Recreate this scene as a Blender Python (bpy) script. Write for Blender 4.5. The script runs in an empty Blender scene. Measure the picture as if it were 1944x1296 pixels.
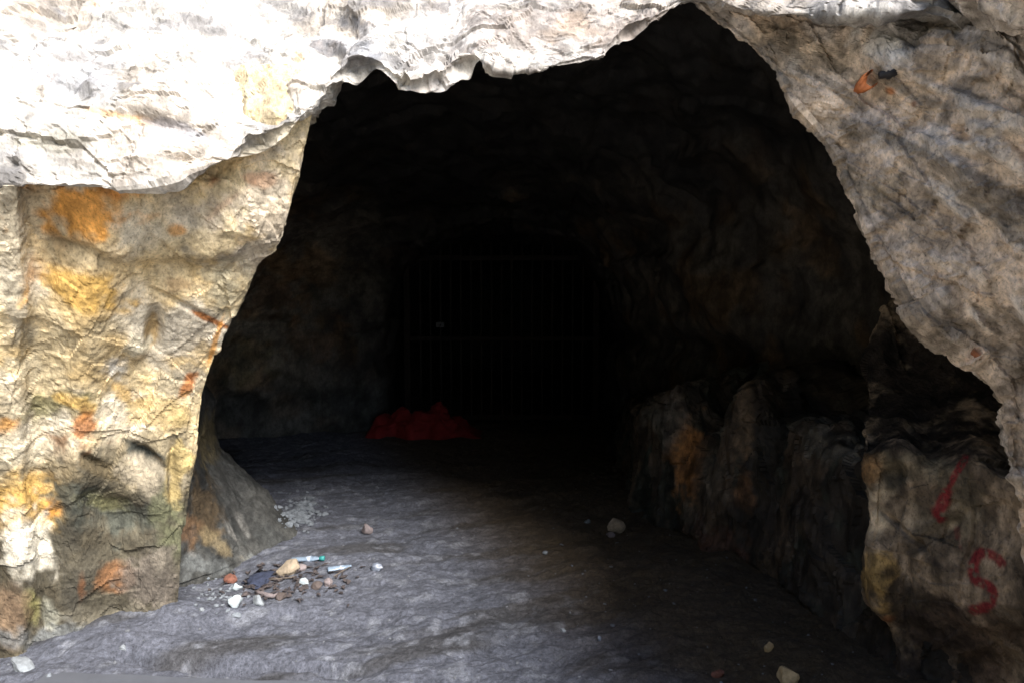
import bpy, bmesh, math, random
import numpy as np
from mathutils import Vector, Matrix
from mathutils.bvhtree import BVHTree

rng = random.Random(7)
S = bpy.context.scene
COL = S.collection
R = math.radians

# ------------------------------------------------------------------ camera, sky, sun, exposure
EYE = 1.5
PITCH = math.atan(88 / 1296)
cam_d = bpy.data.cameras.new('camera')
cam = bpy.data.objects.new('camera', cam_d)
COL.objects.link(cam)
cam.location = (0, 0, EYE)
cam.rotation_euler = (R(90) - PITCH, 0, 0)
cam_d.sensor_width = 36
cam_d.lens = 24
cam_d.clip_start = 0.05
cam_d.clip_end = 500
S.camera = cam

SUN_ELEV, SUN_AZ = R(44), R(145.5)      # hazy low sun behind the viewer's right shoulder; azimuth from +Y towards +X
w = bpy.data.worlds.new('World')
S.world = w
w.use_nodes = True
wn = w.node_tree
sky = wn.nodes.new('ShaderNodeTexSky')
sky.sky_type = 'NISHITA'
sky.sun_disc = False
sky.sun_elevation = SUN_ELEV
sky.sun_rotation = SUN_AZ
wn.links.new(sky.outputs[0], wn.nodes['Background'].inputs[0])
wn.nodes['Background'].inputs[1].default_value = 0.06

sun_d = bpy.data.lights.new('sun', 'SUN')
sun_d.energy = 1.5
sun_d.angle = R(26)
sun_d.color = (1.0, 0.97, 0.94)
sun = bpy.data.objects.new('sun', sun_d)
COL.objects.link(sun)
sdir = Vector((math.sin(SUN_AZ) * math.cos(SUN_ELEV), math.cos(SUN_AZ) * math.cos(SUN_ELEV), math.sin(SUN_ELEV)))
sun.rotation_euler = sdir.to_track_quat('Z', 'Y').to_euler()
sun.location = (0, 0, 12)

S.view_settings.view_transform = 'Standard'
S.view_settings.look = 'None'
S.view_settings.exposure = 2.95
S.view_settings.gamma = 1
S.view_settings.use_curve_mapping = False
S.cycles.max_bounces = 10
S.cycles.diffuse_bounces = 7
S.cycles.glossy_bounces = 3
S.cycles.transmission_bounces = 6
S.cycles.use_denoising = True
S.cycles.filter_width = 1.6

# ------------------------------------------------------------------ maths helpers
CP, SP = math.cos(PITCH), math.sin(PITCH)
F = 1296.0


def P(px, py, d):
    """world point on the ray of a photo pixel at d metres in front of the camera"""
    a, b = (px - 972) / F, (648 - py) / F
    ry = CP + b * SP
    rz = -SP + b * CP
    return (a * d / ry, d, EYE + rz * d / ry)


def FD(py):
    """distance at which a photo row meets the level floor"""
    b = (648 - py) / F
    return EYE * (CP + b * SP) / (SP - b * CP)


def pix(v):
    x, y, z = v[..., 0], v[..., 1], v[..., 2] - EYE
    dep = np.maximum(y * CP - z * SP, 0.05)
    up = y * SP + z * CP
    return 972 + F * x / dep, 648 - F * up / dep


def _h(ix, iy, iz, s):
    n = (ix.astype(np.uint32) * np.uint32(374761393) + iy.astype(np.uint32) * np.uint32(668265263)
         + iz.astype(np.uint32) * np.uint32(2147483647) + np.uint32((s * 1274126177) & 0xffffffff))
    n = (n ^ (n >> np.uint32(13))) * np.uint32(1274126177)
    n = (n ^ (n >> np.uint32(16))) * np.uint32(2246822519)
    n = n ^ (n >> np.uint32(15))
    return (n & np.uint32(0xffffff)).astype(np.float32) / 8388608.0 - 1.0


def noise(p, sc, seed=0):
    q = p * np.asarray(sc, dtype=np.float64)
    i = np.floor(q).astype(np.int64)
    f = q - i
    f = f * f * f * (f * (f * 6 - 15) + 10)
    r = 0
    for dx in (0, 1):
        wx = f[..., 0] if dx else 1 - f[..., 0]
        for dy in (0, 1):
            wy = f[..., 1] if dy else 1 - f[..., 1]
            for dz in (0, 1):
                wz = f[..., 2] if dz else 1 - f[..., 2]
                r = r + wx * wy * wz * _h(i[..., 0] + dx, i[..., 1] + dy, i[..., 2] + dz, seed)
    return r


def fbm(p, sc, octv=4, seed=0, gain=0.5):
    r, a, s = 0, 1.0, np.asarray(sc, dtype=np.float64) * np.ones(3)
    for k in range(octv):
        r = r + a * noise(p, s, seed + k * 17)
        s = s * 2.03
        a *= gain
    return r


def facets(p, sc, seed=0, tilt=1.0):
    """chipped planes: every cell is its own tilted plane; returns height, cell random, edge distance"""
    q = p * np.asarray(sc, dtype=np.float64)
    i = np.floor(q).astype(np.int64)
    best = np.full(q.shape[:-1], 9.0)
    sec = np.full(q.shape[:-1], 9.0)
    val = np.zeros(q.shape[:-1])
    cid = np.zeros(q.shape[:-1])
    for dx in (-1, 0, 1):
        for dy in (-1, 0, 1):
            for dz in (-1, 0, 1):
                cx, cy, cz = i[..., 0] + dx, i[..., 1] + dy, i[..., 2] + dz
                sx = cx + 0.5 + 0.45 * _h(cx, cy, cz, seed + 1)
                sy = cy + 0.5 + 0.45 * _h(cx, cy, cz, seed + 2)
                sz = cz + 0.5 + 0.45 * _h(cx, cy, cz, seed + 3)
                ex, ey, ez = q[..., 0] - sx, q[..., 1] - sy, q[..., 2] - sz
                dd = ex * ex + ey * ey + ez * ez
                h = _h(cx, cy, cz, seed + 4)
                pl = h + tilt * (ex * _h(cx, cy, cz, seed + 5) + ey * _h(cx, cy, cz, seed + 6) + ez * _h(cx, cy, cz, seed + 7))
                m = dd < best
                sec = np.where(m, best, np.minimum(sec, dd))
                val = np.where(m, pl, val)
                cid = np.where(m, h, cid)
                best = np.where(m, dd, best)
    return val, cid, np.sqrt(sec) - np.sqrt(best)


def chips(p, sc, seed=0, tilt=1.5, c=0.75):
    """angular broken faces without steps: shallow scoops that meet in sharp ridges, with small cracks between blocks"""
    q = p * np.asarray(sc, dtype=np.float64)
    i = np.floor(q).astype(np.int64)
    val = np.full(q.shape[:-1], -9.0)
    for dx in (-1, 0, 1):
        for dy in (-1, 0, 1):
            for dz in (-1, 0, 1):
                cx, cy, cz = i[..., 0] + dx, i[..., 1] + dy, i[..., 2] + dz
                ex = q[..., 0] - cx - 0.5 - 0.45 * _h(cx, cy, cz, seed + 1)
                ey = q[..., 1] - cy - 0.5 - 0.45 * _h(cx, cy, cz, seed + 2)
                ez = q[..., 2] - cz - 0.5 - 0.45 * _h(cx, cy, cz, seed + 3)
                v = (0.4 * _h(cx, cy, cz, seed + 4) + tilt * (ex * _h(cx, cy, cz, seed + 5) + ey * _h(cx, cy, cz, seed + 6) + ez * _h(cx, cy, cz, seed + 7))
                     - c * np.maximum(0, ex * ex + ey * ey + ez * ez - 0.05))
                val = np.maximum(val, v)
    return 0.75 * (0.7 - val) + 0.22 * facets(p, np.asarray(sc) * 1.15, seed + 900, 0.9)[0]


def smooth(a, b, x):
    t = np.clip((x - a) / (b - a), 0, 1)
    return t * t * (3 - 2 * t)


def cr(ctrl, t):
    """Catmull-Rom through ctrl (n, ...) at parameters t in 0..n-1"""
    c = np.asarray(ctrl, dtype=np.float64)
    n = len(c)
    k = np.clip(np.floor(t).astype(int), 0, n - 2)
    f = (t - k).reshape((-1,) + (1,) * (c.ndim - 1))
    p0, p1, p2, p3 = c[np.maximum(k - 1, 0)], c[k], c[k + 1], c[np.minimum(k + 2, n - 1)]
    return 0.5 * (2 * p1 + (p2 - p0) * f + (2 * p0 - 5 * p1 + 4 * p2 - p3) * f * f + (3 * p1 - p0 - 3 * p2 + p3) * f ** 3)


def params(seg):
    """parameters with seg[i] samples in the i-th span"""
    t = []
    for i, n in enumerate(seg):
        t += [i + j / n for j in range(n)]
    return np.array(t + [float(len(seg))])


def auto(ctrl, axis, step):
    """samples per span so that spacing is about step"""
    c = np.asarray(ctrl, dtype=np.float64)
    d = np.linalg.norm(np.diff(c, axis=axis), axis=-1)
    d = np.percentile(d, 75, axis=1 - axis)
    return d, step


def surf(ctrl, rows, cols):
    g = cr(np.asarray(ctrl, dtype=np.float64), params(rows))
    return np.swapaxes(cr(np.swapaxes(g, 0, 1), params(cols)), 0, 1)


def normals(g):
    du = np.gradient(g, axis=1)
    dv = np.gradient(g, axis=0)
    n = np.cross(du, dv)
    l = np.linalg.norm(n, axis=-1, keepdims=True)
    return n / np.maximum(l, 1e-9)


def grid_mesh(name, g, colour, mat, flat=False):
    nr, nc = g.shape[:2]
    idx = np.arange(nr * nc).reshape(nr, nc)
    q = np.stack([idx[:-1, :-1], idx[:-1, 1:], idx[1:, 1:], idx[1:, :-1]], -1).reshape(-1, 4)
    me = bpy.data.meshes.new(name)
    me.vertices.add(nr * nc)
    me.vertices.foreach_set('co', g.reshape(-1).astype(np.float32))
    me.loops.add(q.size)
    me.loops.foreach_set('vertex_index', q.reshape(-1).astype(np.int32))
    me.polygons.add(len(q))
    me.polygons.foreach_set('loop_start', np.arange(0, q.size, 4, dtype=np.int32))
    me.polygons.foreach_set('loop_total', np.full(len(q), 4, dtype=np.int32))
    me.update(calc_edges=True)
    me.polygons.foreach_set('use_smooth', np.full(len(q), not flat, dtype=bool))
    if colour is not None:
        at = me.color_attributes.new('albedo', 'FLOAT_COLOR', 'POINT')
        c4 = np.ones((nr * nc, 4), np.float32)
        col = np.maximum(colour.reshape(-1, 3), .004)
        c4[:, :3] = col / np.maximum(col.max(1, keepdims=True) / .78, 1)
        at.data.foreach_set('color', c4.reshape(-1))
    me.materials.append(mat)
    me.validate()
    return me


def link(name, me, parent=None, **props):
    o = bpy.data.objects.new(name, me)
    COL.objects.link(o)
    if parent:
        o.parent = parent
    for k, v in props.items():
        o[k] = v
    return o


def empty(name, loc, **props):
    o = bpy.data.objects.new(name, None)
    COL.objects.link(o)
    o.location = loc
    o.empty_display_size = 0.1
    for k, v in props.items():
        o[k] = v
    return o


def mottle(c, p, seed, lo=.55, hi=1.35):
    """uneven mineral grain from hand size down to a centimetre"""
    f = .55 * fbm(p, (7, 7, 5), 3, seed) + .5 * fbm(p, (26, 26, 17), 3, seed + 9)
    return c * (lo + (hi - lo) * smooth(-.7, .7, f))[..., None]


def blend(c, col, m):
    return c * (1 - m[..., None]) + np.asarray(col) * m[..., None]


def stains_and_shade(c, g, spots, seed=0, rough=0.7):
    """spots of mineral colour, painted shade and light, with ragged edges: (px, py, rx, ry, turn in degrees, colour, strength)"""
    x, y = pix(g)
    wob = fbm(g, 9, 4, seed)
    wob2 = fbm(g, 28, 3, seed + 5)
    for k, (px, py, rx, ry, rot, col, st) in enumerate(spots):
        a = R(rot)
        dx, dy = x - px, y - py
        u = (dx * math.cos(a) + dy * math.sin(a)) / rx
        v = (-dx * math.sin(a) + dy * math.cos(a)) / ry
        r = np.sqrt(u * u + v * v) + rough * wob + 0.25 * wob2
        m = (1 - smooth(0.45, 1.25, r)) * st
        c = blend(c, col, m)
    return c


# ------------------------------------------------------------------ materials
def nd(nt, kind, **kw):
    n = nt.nodes.new(kind)
    for k, v in kw.items():
        if k in n.inputs:
            n.inputs[k].default_value = v
        else:
            setattr(n, k, v)
    return n


def mat_rock(name, fine=1.0, rough=0.85, bump=0.5, speck=0.5, scale=1.0):
    """takes the mineral colour from the mesh, adds grain, specks, cracks and relief"""
    m = bpy.data.materials.new(name)
    m.use_nodes = True
    nt = m.node_tree
    L = nt.links
    b = nt.nodes['Principled BSDF']
    b.inputs['Roughness'].default_value = rough
    b.inputs['Specular IOR Level'].default_value = 0.25
    at = nd(nt, 'ShaderNodeAttribute', attribute_name='albedo')
    tc = nd(nt, 'ShaderNodeTexCoord')
    mp = nd(nt, 'ShaderNodeMapping')
    mp.inputs['Scale'].default_value = (1.3 * scale, 1.3 * scale, 0.75 * scale)
    L.new(tc.outputs['Object'], mp.inputs['Vector'])
    n1 = nd(nt, 'ShaderNodeTexNoise', Scale=30.0, Detail=8.0, Roughness=0.75)
    n2 = nd(nt, 'ShaderNodeTexNoise', Scale=7.0, Detail=6.0, Roughness=0.6)
    n3 = nd(nt, 'ShaderNodeTexNoise', Scale=110.0, Detail=3.0, Roughness=0.6)
    for n in (n1, n2, n3):
        L.new(mp.outputs[0], n.inputs['Vector'])
    r1 = nd(nt, 'ShaderNodeMapRange')
    r1.inputs[1].default_value, r1.inputs[2].default_value = 0.3, 0.7
    r1.inputs[3].default_value, r1.inputs[4].default_value = 1 - 0.55 * fine, 1 + 0.38 * fine
    L.new(n1.outputs[0], r1.inputs[0])
    r2 = nd(nt, 'ShaderNodeMapRange')
    r2.inputs[1].default_value, r2.inputs[2].default_value = 0.3, 0.7
    r2.inputs[3].default_value, r2.inputs[4].default_value = 1 - 0.25 * fine, 1 + 0.2 * fine
    L.new(n2.outputs[0], r2.inputs[0])
    mu = nd(nt, 'ShaderNodeMath', operation='MULTIPLY')
    L.new(r1.outputs[0], mu.inputs[0])
    L.new(r2.outputs[0], mu.inputs[1])
    r3 = nd(nt, 'ShaderNodeMapRange')
    r3.inputs[1].default_value, r3.inputs[2].default_value = 0.31, 0.46
    r3.inputs[3].default_value, r3.inputs[4].default_value = 1 - speck, 1.0
    L.new(n3.outputs[0], r3.inputs[0])
    mu2 = nd(nt, 'ShaderNodeMath', operation='MULTIPLY')
    L.new(mu.outputs[0], mu2.inputs[0])
    L.new(r3.outputs[0], mu2.inputs[1])
    vm = nd(nt, 'ShaderNodeVectorMath', operation='SCALE')
    L.new(at.outputs['Color'], vm.inputs[0])
    L.new(mu2.outputs[0], vm.inputs['Scale'])
    L.new(vm.outputs[0], b.inputs['Base Color'])
    ad = nd(nt, 'ShaderNodeMath', operation='MULTIPLY_ADD')
    L.new(n1.outputs[0], ad.inputs[0])
    ad.inputs[1].default_value = 1.0
    L.new(n2.outputs[0], ad.inputs[2])
    bp = nd(nt, 'ShaderNodeBump', Strength=bump, Distance=0.012)
    L.new(ad.outputs[0], bp.inputs['Height'])
    L.new(bp.outputs[0], b.inputs['Normal'])
    return m


def mat_plain(name, col, rough=0.7, vary=0.3, scale=20.0, bump=0.2, metal=0.0, col2=None, spec=0.3, alpha_tr=0.0):
    m = bpy.data.materials.new(name)
    m.use_nodes = True
    nt = m.node_tree
    L = nt.links
    b = nt.nodes['Principled BSDF']
    b.inputs['Roughness'].default_value = rough
    b.inputs['Metallic'].default_value = metal
    b.inputs['Specular IOR Level'].default_value = spec
    b.inputs['Transmission Weight'].default_value = alpha_tr
    tc = nd(nt, 'ShaderNodeTexCoord')
    n = nd(nt, 'ShaderNodeTexNoise', Scale=scale, Detail=6.0, Roughness=0.65)
    L.new(tc.outputs['Object'], n.inputs['Vector'])
    rp = nd(nt, 'ShaderNodeValToRGB')
    c2 = col2 or tuple(c * (1 - vary) for c in col)
    rp.color_ramp.elements[0].position = 0.36
    rp.color_ramp.elements[0].color = (*c2, 1)
    rp.color_ramp.elements[1].position = 0.62
    rp.color_ramp.elements[1].color = (*col, 1)
    L.new(n.outputs[0], rp.inputs[0])
    L.new(rp.outputs[0], b.inputs['Base Color'])
    if bump:
        bp = nd(nt, 'ShaderNodeBump', Strength=bump, Distance=0.01)
        L.new(n.outputs[0], bp.inputs['Height'])
        L.new(bp.outputs[0], b.inputs['Normal'])
    return m


M_ROCK = mat_rock('weathered_rock', 1.0, 0.88, 0.55, 0.45)
M_PALE = mat_rock('pale_rock', 0.75, 0.9, 0.5, 0.35)
M_DARKROCK = mat_rock('dark_cave_rock', 1.0, 0.62, 0.6, 0.5)  # interior rock, its dark tone comes from the mesh colours
M_FLOOR = mat_rock('trodden_dirt', 1.25, 0.95, 0.8, 0.55, 1.5)

TREES = []


def keep(o):
    me = o.data
    co = np.empty(len(me.vertices) * 3, np.float32)
    me.vertices.foreach_get('co', co)
    vi = np.empty(len(me.polygons) * 4, np.int32)
    me.polygons.foreach_get('vertices', vi)
    TREES.append((o.name, BVHTree.FromPolygons([tuple(v) for v in co.reshape(-1, 3).tolist()], vi.reshape(-1, 4).tolist())))


def hit(px, py):
    o = Vector((0, 0, EYE))
    d = (Vector(P(px, py, 3.0)) - o).normalized()
    best = None
    for nm, t in TREES:
        h = t.ray_cast(o, d)
        if h[0] is not None and (best is None or h[3] < best[2]):
            best = (h[0], h[1], h[3], nm)
    p, n = best[0], best[1]
    if n.dot(d) > 0:
        n = -n
    return p, n


# ------------------------------------------------------------------ ground
def axis(lo, a, b, hi, step, grow=1.35):
    m = list(np.arange(a, b + step / 2, step))
    s, x, left = step, a, []
    while x > lo:
        s *= grow
        x -= s
        left.append(x)
    s, x, right = step, m[-1], []
    while x < hi:
        s *= grow
        x += s
        right.append(x)
    return np.array(left[::-1] + m + right)


def floor_z(g):
    x, y = g[..., 0], g[..., 1]
    q = g.copy()
    # trodden ripples running slantwise across the mouth
    ang = R(24)
    q2 = np.stack([x * math.cos(ang) + y * math.sin(ang), -x * math.sin(ang) + y * math.cos(ang), 0 * x], -1)
    near = smooth(-1.5, 2.0, y)
    z = 0.035 * fbm(q, 1.1, 3, 3) + near * (0.020 * fbm(q2, (1.4, 5.0, 1), 2, 21) + 0.004 * fbm(q2, (7, 20.0, 1), 3, 51))
    z += near * (0.0016 * noise(q, 60, 83) + 0.007 * fbm(q, (16, 26, 1), 3, 81) - 0.014 * smooth(.35, .8, fbm(q2, (3, 6.5, 1), 2, 85)))
    # gap along the back edge of the slab
    ln = 2.722 + (x + 1.9) * (2.648 - 2.722) / 1.53
    z -= 0.07 * np.exp(-((y - ln - .03) / .03) ** 2) * smooth(-1.75, -1.5, x) * (1 - smooth(-.75, -.45, x))
    # dirt banked against the foot of the left pillar
    z += 0.10 * np.exp(-(((x + 1.75) / 0.45) ** 2 + ((y - 3.05) / 0.3) ** 2))
    # unseen slope added behind the viewer to block sky light, open towards the sun
    px, py = x - 0.0, y - 1.2
    r = np.hypot(px, py)
    az = np.degrees(np.arctan2(px, -py))              # 0 = straight back, positive to the right
    gap = smooth(24, 12, -np.abs(az - 33) * -1) if False else 1 - smooth(15, 27, np.abs(az - 33))
    wall = np.clip(r - 2.6, 0, 8) * 1.25 * (1 - gap) + np.clip(r - 4, 0, 40) * .13 * gap
    z += np.where(py < 0, wall * smooth(0.0, 1.2, -py), 0)
    return z


gx = axis(-60, -3.6, 2.6, 60, 0.018)
gy = axis(-60, 2.35, 7.9, 70, 0.018)
X, Y = np.meshgrid(gx, gy)
G = np.stack([X, Y, np.zeros_like(X)], -1)
G[..., 2] = floor_z(G)
c = np.ones(G.shape) * np.array((0.088, 0.092, 0.110))
ang = R(24)
q2 = np.stack([X * math.cos(ang) + Y * math.sin(ang), -X * math.sin(ang) + Y * math.cos(ang), 0 * X], -1)
m = smooth(0.05, 0.7, fbm(q2, (1.2, 5.5, 1), 4, 33))
c = blend(c, (0.045, 0.043, 0.042), 0.75 * m)
m = smooth(0.45, 0.8, fbm(G, (14, 18, 1), 3, 91))
c = blend(c, (0.17, 0.176, 0.195), 0.6 * m)
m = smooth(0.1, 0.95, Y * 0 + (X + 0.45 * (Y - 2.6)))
c = blend(c, (0.060, 0.041, 0.021), 0.92 * m)  # right floor browned and darkened in the colour where shade lies
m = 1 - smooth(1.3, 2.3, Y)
c = blend(c, (0.58, 0.53, 0.46), m)  # unseen ground in front made pale to bounce light onto the walls
c = blend(c, (0.055, 0.065, 0.03), smooth(.25, .8, G[..., 2]))  # added slope kept dark so it bounces little light
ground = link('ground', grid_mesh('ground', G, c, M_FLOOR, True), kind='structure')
keep(ground)


# ------------------------------------------------------------------ overhang of pale rock across the mouth
# lip: x, depth, height in metres come from the photo row and a distance; tier = height of the shaded lower step
LIP = [('w', -9.0, -4.0, 2.1, 0.3), ('w', -4.6, -1.8, 2.0, 0.3), ('w', -3.0, 0.4, 1.9, 0.3), ('w', -2.2, 1.5, 1.85, 0.26),
       ('p', -120, 338, 2.10, 0.22), ('p', 0, 338, 2.16, 0.17), ('p', 130, 345, 2.20, 0.19), ('p', 250, 343, 2.24, 0.20),
       ('p', 345, 318, 2.28, 0.12), ('p', 440, 296, 2.34, 0.06), ('p', 520, 265, 2.38, 0.05), ('p', 592, 198, 2.42, 0.02),
       ('p', 640, 148, 2.44, 0.0), ('p', 705, 124, 2.46, 0.0), ('p', 765, 158, 2.42, 0.0), ('p', 845, 154, 2.44, 0.0),
       ('p', 905, 114, 2.48, 0.0), ('p', 960, 136, 2.45, 0.0), ('p', 1050, 124, 2.47, 0.0), ('p', 1140, 106, 2.48, 0.0),
       ('p', 1165, 84, 2.50, 0.0), ('p', 1250, 32, 2.50, 0.0), ('p', 1322, -8, 2.50, 0.0), ('p', 1400, 14, 2.38, 0.0),
       ('p', 1500, 26, 2.28, 0.0), ('p', 1640, 22, 2.18, 0.0), ('p', 1780, 22, 2.08, 0.0), ('p', 1944, 44, 2.0, 0.0),
       ('w', 1.9, 1.6, 2.4, 0.0), ('w', 2.1, .9, 2.5, 0.0), ('w', 3.2, 0.0, 2.8, 0.0), ('w', 6.0, -1.0, 3.0, 0.0), ('w', 10.0, -2.0, 3.0, 0.0)]
lip, tier = [], []
for k, a, b, d, t in LIP:
    lip.append(P(a, b, d) if k == 'p' else (a, b, d))
    tier.append(t)
lip = np.array(lip)
tier = np.array(tier)
# outward direction of the face in plan
tang = np.gradient(lip[:, :2], axis=0)
tang[4:28] = (1.0, 0.05)
out = np.stack([tang[:, 1], -tang[:, 0]], -1)
out /= np.linalg.norm(out, axis=1, keepdims=True)
PROF = [(-9.0, 2.6), (-5.0, 2.3), (-2.6, 1.9), (-1.4, 1.3), (-0.75, 0.78), (-0.42, 0.46), (-0.2, 0.23), (-0.075, 0.08), ('t',), (0.0, 0.0),
        (-0.03, -0.001), (-0.14, 0.05), (-0.42, 0.21), (-1.0, 0.48)]
rows = []
for pr in PROF:
    if pr[0] == 't':
        off, up = -0.012 * (tier > 0) + 0.0 * tier, tier + 0.035
        off = np.where(tier > 0.01, -0.035, -0.02)
    else:
        off, up = np.full(len(lip), pr[0]), np.full(len(lip), pr[1])
        if pr[1] > 0.05 and pr[0] > -9.5 and pr[0] < -0.01 and PROF.index(pr) < 8:
            up = up + tier + 0.02
        if PROF.index(pr) >= 11:
            up = up + 0
    far = np.zeros((len(lip), 3))
    far[:, 0] = lip[:, 0] + out[:, 0] * off
    far[:, 1] = lip[:, 1] + out[:, 1] * off
    far[:, 2] = lip[:, 2] + up
    rows.append(far)
ctrl = np.array(rows)
cs = [4, 6, 8, 14] + [22] * 23 + [14, 10, 8, 6, 4]
cs = cs[:len(lip) - 1]
cseg = np.linalg.norm(np.diff(lip, axis=0), axis=1)
cs = [max(6, min(40, int(s / 0.0085))) if 3 <= i <= 27 else max(4, int(s / 0.12)) for i, s in enumerate(cseg)]
g = surf(ctrl, [5, 8, 8, 14, 30, 44, 40, 22, 28, 10, 10, 12, 8], cs)
n = normals(g)
fr = 1.0
d = 0.035 * fbm(g, 2.6, 3, 5) + 0.040 * chips(g, (2.6, 2.6, 3.6), 11) + 0.012 * chips(g, (8, 8, 10), 31) + 0.004 * chips(g, (22, 22, 24), 36) + 0.004 * fbm(g, 26, 3, 40) + .001 * noise(g, 75, 41)
# slanting hollows seen on the face
px_, py_ = pix(g)
for hx, hy, rx, ry, rot, dep in [(625, 92, 26, 18, 20, 0.09), (655, 40, 26, 22, 0, 0.06), (672, 122, 26, 14, -20, 0.05), (320, 238, 75, 14, 14, 0.045),
                                 (350, 310, 26, 12, -10, 0.05), (20, 308, 14, 9, 10, 0.035), (815, 100, 30, 8, 30, 0.03), (700, 20, 60, 16, -15, 0.035),
                                 (150, 40, 60, 18, 35, 0.03), (130, 160, 90, 14, 30, 0.02), (885, 115, 22, 14, -30, 0.03)]:
    a = R(rot)
    u = ((px_ - hx) * math.cos(a) + (py_ - hy) * math.sin(a)) / rx
    v = (-(px_ - hx) * math.sin(a) + (py_ - hy) * math.cos(a)) / ry
    d = d - dep * np.exp(-(u * u + v * v)) * (g[..., 1] > 1.6)
sgn = np.where((n[..., 1:2] * -1).mean() > 0, 1.0, -1.0)
d = d + .007 * facets(g, (5, 5, 7), 821)[0] + .004 * facets(g, (17, 17, 20), 825)[0]
d = d + .016 * fbm(g, (13, 13, 4), 3, 829) * np.exp(-(((g[..., 2] - 2.28) / .22) ** 2))
g = g + sgn * n * d[..., None]
c = np.ones(g.shape) * np.array((0.50, 0.465, 0.415))
c = blend(c, (0.40, 0.345, 0.285), 0.8 * smooth(0.0, 0.6, fbm(g, 3.5, 4, 61)))
c = blend(c, (0.21, 0.20, 0.195), 0.75 * smooth(0.2, 0.7, fbm(g, (5, 5, 9), 4, 71)))
OR, PK, GY, DK, WH = (0.52, 0.30, 0.12), (0.46, 0.36, 0.29), (0.24, 0.24, 0.25), (0.10, 0.09, 0.085), (0.66, 0.63, 0.58)
c = stains_and_shade(c, g, [(250, 225, 90, 8, 12, (0.50, 0.31, 0.15), .8), (330, 245, 60, 10, 16, GY, .85), (622, 92, 30, 17, 15, (.09, .09, .095), .9), (660, 45, 40, 28, 0, (.16, .16, .17), .8), (700, 95, 50, 40, 10, (.26, .26, .27), .7),  # dark greys near the pits paint their shade into the colour
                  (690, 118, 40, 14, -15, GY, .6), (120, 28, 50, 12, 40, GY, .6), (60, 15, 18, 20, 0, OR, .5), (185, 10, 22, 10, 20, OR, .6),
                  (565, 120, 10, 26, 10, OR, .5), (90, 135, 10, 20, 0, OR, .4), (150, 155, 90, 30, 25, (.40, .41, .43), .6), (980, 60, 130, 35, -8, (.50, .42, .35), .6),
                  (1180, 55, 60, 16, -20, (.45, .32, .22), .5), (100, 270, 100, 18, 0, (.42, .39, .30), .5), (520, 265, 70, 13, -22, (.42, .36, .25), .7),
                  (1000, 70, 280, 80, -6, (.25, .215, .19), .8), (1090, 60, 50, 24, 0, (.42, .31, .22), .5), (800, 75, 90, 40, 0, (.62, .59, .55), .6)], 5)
c = mottle(c, g, 801, .6, 1.25)
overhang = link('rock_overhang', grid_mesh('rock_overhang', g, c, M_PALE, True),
                label='pale overexposed rock overhang spanning the top of the cave mouth', category='rock')
keep(overhang)


# ------------------------------------------------------------------ left pillar of orange and cream rock
EDGE = [(120, 615, 2.60), (200, 600, 2.52), (260, 587, 2.54), (320, 576, 2.57), (345, 571, 2.59), (400, 556, 2.63), (440, 541, 2.66), (478, 516, 2.70), (500, 486, 2.75), (545, 469, 2.79),
        (600, 441, 2.84), (660, 420, 2.90), (705, 403, 2.94), (745, 391, 2.97), (800, 384, 3.00), (850, 376, 3.03), (900, 358, 3.05), (950, 349, 3.06),
        (1000, 347, 3.07), (1100, 346, 3.07), (1180, 343, 3.08), (1250, 340, 3.09)]
rows = []
for i, (py, ex, ed) in enumerate(EDGE):
    fl = py / 1250.0
    top = 1 - smooth(300, 520, np.array(py))
    # left to right; photo rows drift a little so strata run slightly down to the left
    lt = py + (60 * smooth(900, 1250, np.array(py)))
    dl = float(np.interp(py, [120, 260, 325, 345, 600, 800, 1000, 1250], [2.75, 2.52, 2.34, 2.23, 2.44, 2.62, 2.75, 2.82]))
    r = [(-5.5, -4.0, None), (-3.6, 0.4, None), (-2.75, 1.9, None)]  # unseen left spur, added to block sky from that side
    zrow = P(0, py, dl)[2]
    row = [(a, b, zrow) for a, b, _ in r]
    row += [P(-130, lt, dl - 0.16), P(-10, lt, dl - 0.10), P(40, lt, dl - 0.06), P(75, lt, dl + 0.03),
            P(60 + (ex - 60) * 0.28, py + 20 * fl, dl + 0.03 + 0.02), P(60 + (ex - 60) * 0.55, py + 8, dl + 0.05 + 0.5 * (ed - dl - .05)),
            P(60 + (ex - 60) * 0.82, py, ed - 0.10), P(ex - 14, py, ed - 0.035), P(ex, py, ed), P(ex - 14, py, ed + 0.10), P(ex - 70, py, ed + 0.50), P(ex - 220, py, ed + 1.3)]
    rows.append(row)
ctrl = np.array(rows)
rs = [max(5, int(np.linalg.norm(ctrl[i + 1, 8] - ctrl[i, 8]) / 0.008)) for i in range(len(EDGE) - 1)]
g = surf(ctrl, rs, [14, 30, 50, 44, 14, 12, 28, 44, 44, 14, 12, 14, 12, 12])
n = normals(g)
if n[..., 1].mean() > 0:
    n = -n
f1, id1, e1 = facets(g, (3.2, 3.2, 3.4), 101)
f2, id2, e2 = facets(g + 0.02 * np.stack([noise(g, 9, 1), noise(g, 9, 2), noise(g, 9, 3)], -1), (7.5, 7.5, 8.0), 131)
low = smooth(1.3, 0.3, g[..., 2]) if False else 1 - smooth(0.2, 1.2, g[..., 2])
d = 0.022 * fbm(g, 2.0, 2, 105) + 0.024 * chips(g, (2.1, 2.1, 1.9), 101) + (0.003 + 0.009 * low) * chips(g, (6.0, 6.0, 5.6), 131) + 0.002 * fbm(g, 26, 3, 140) + .0022 * noise(g, 75, 141)
px_, py_ = pix(g)
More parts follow.
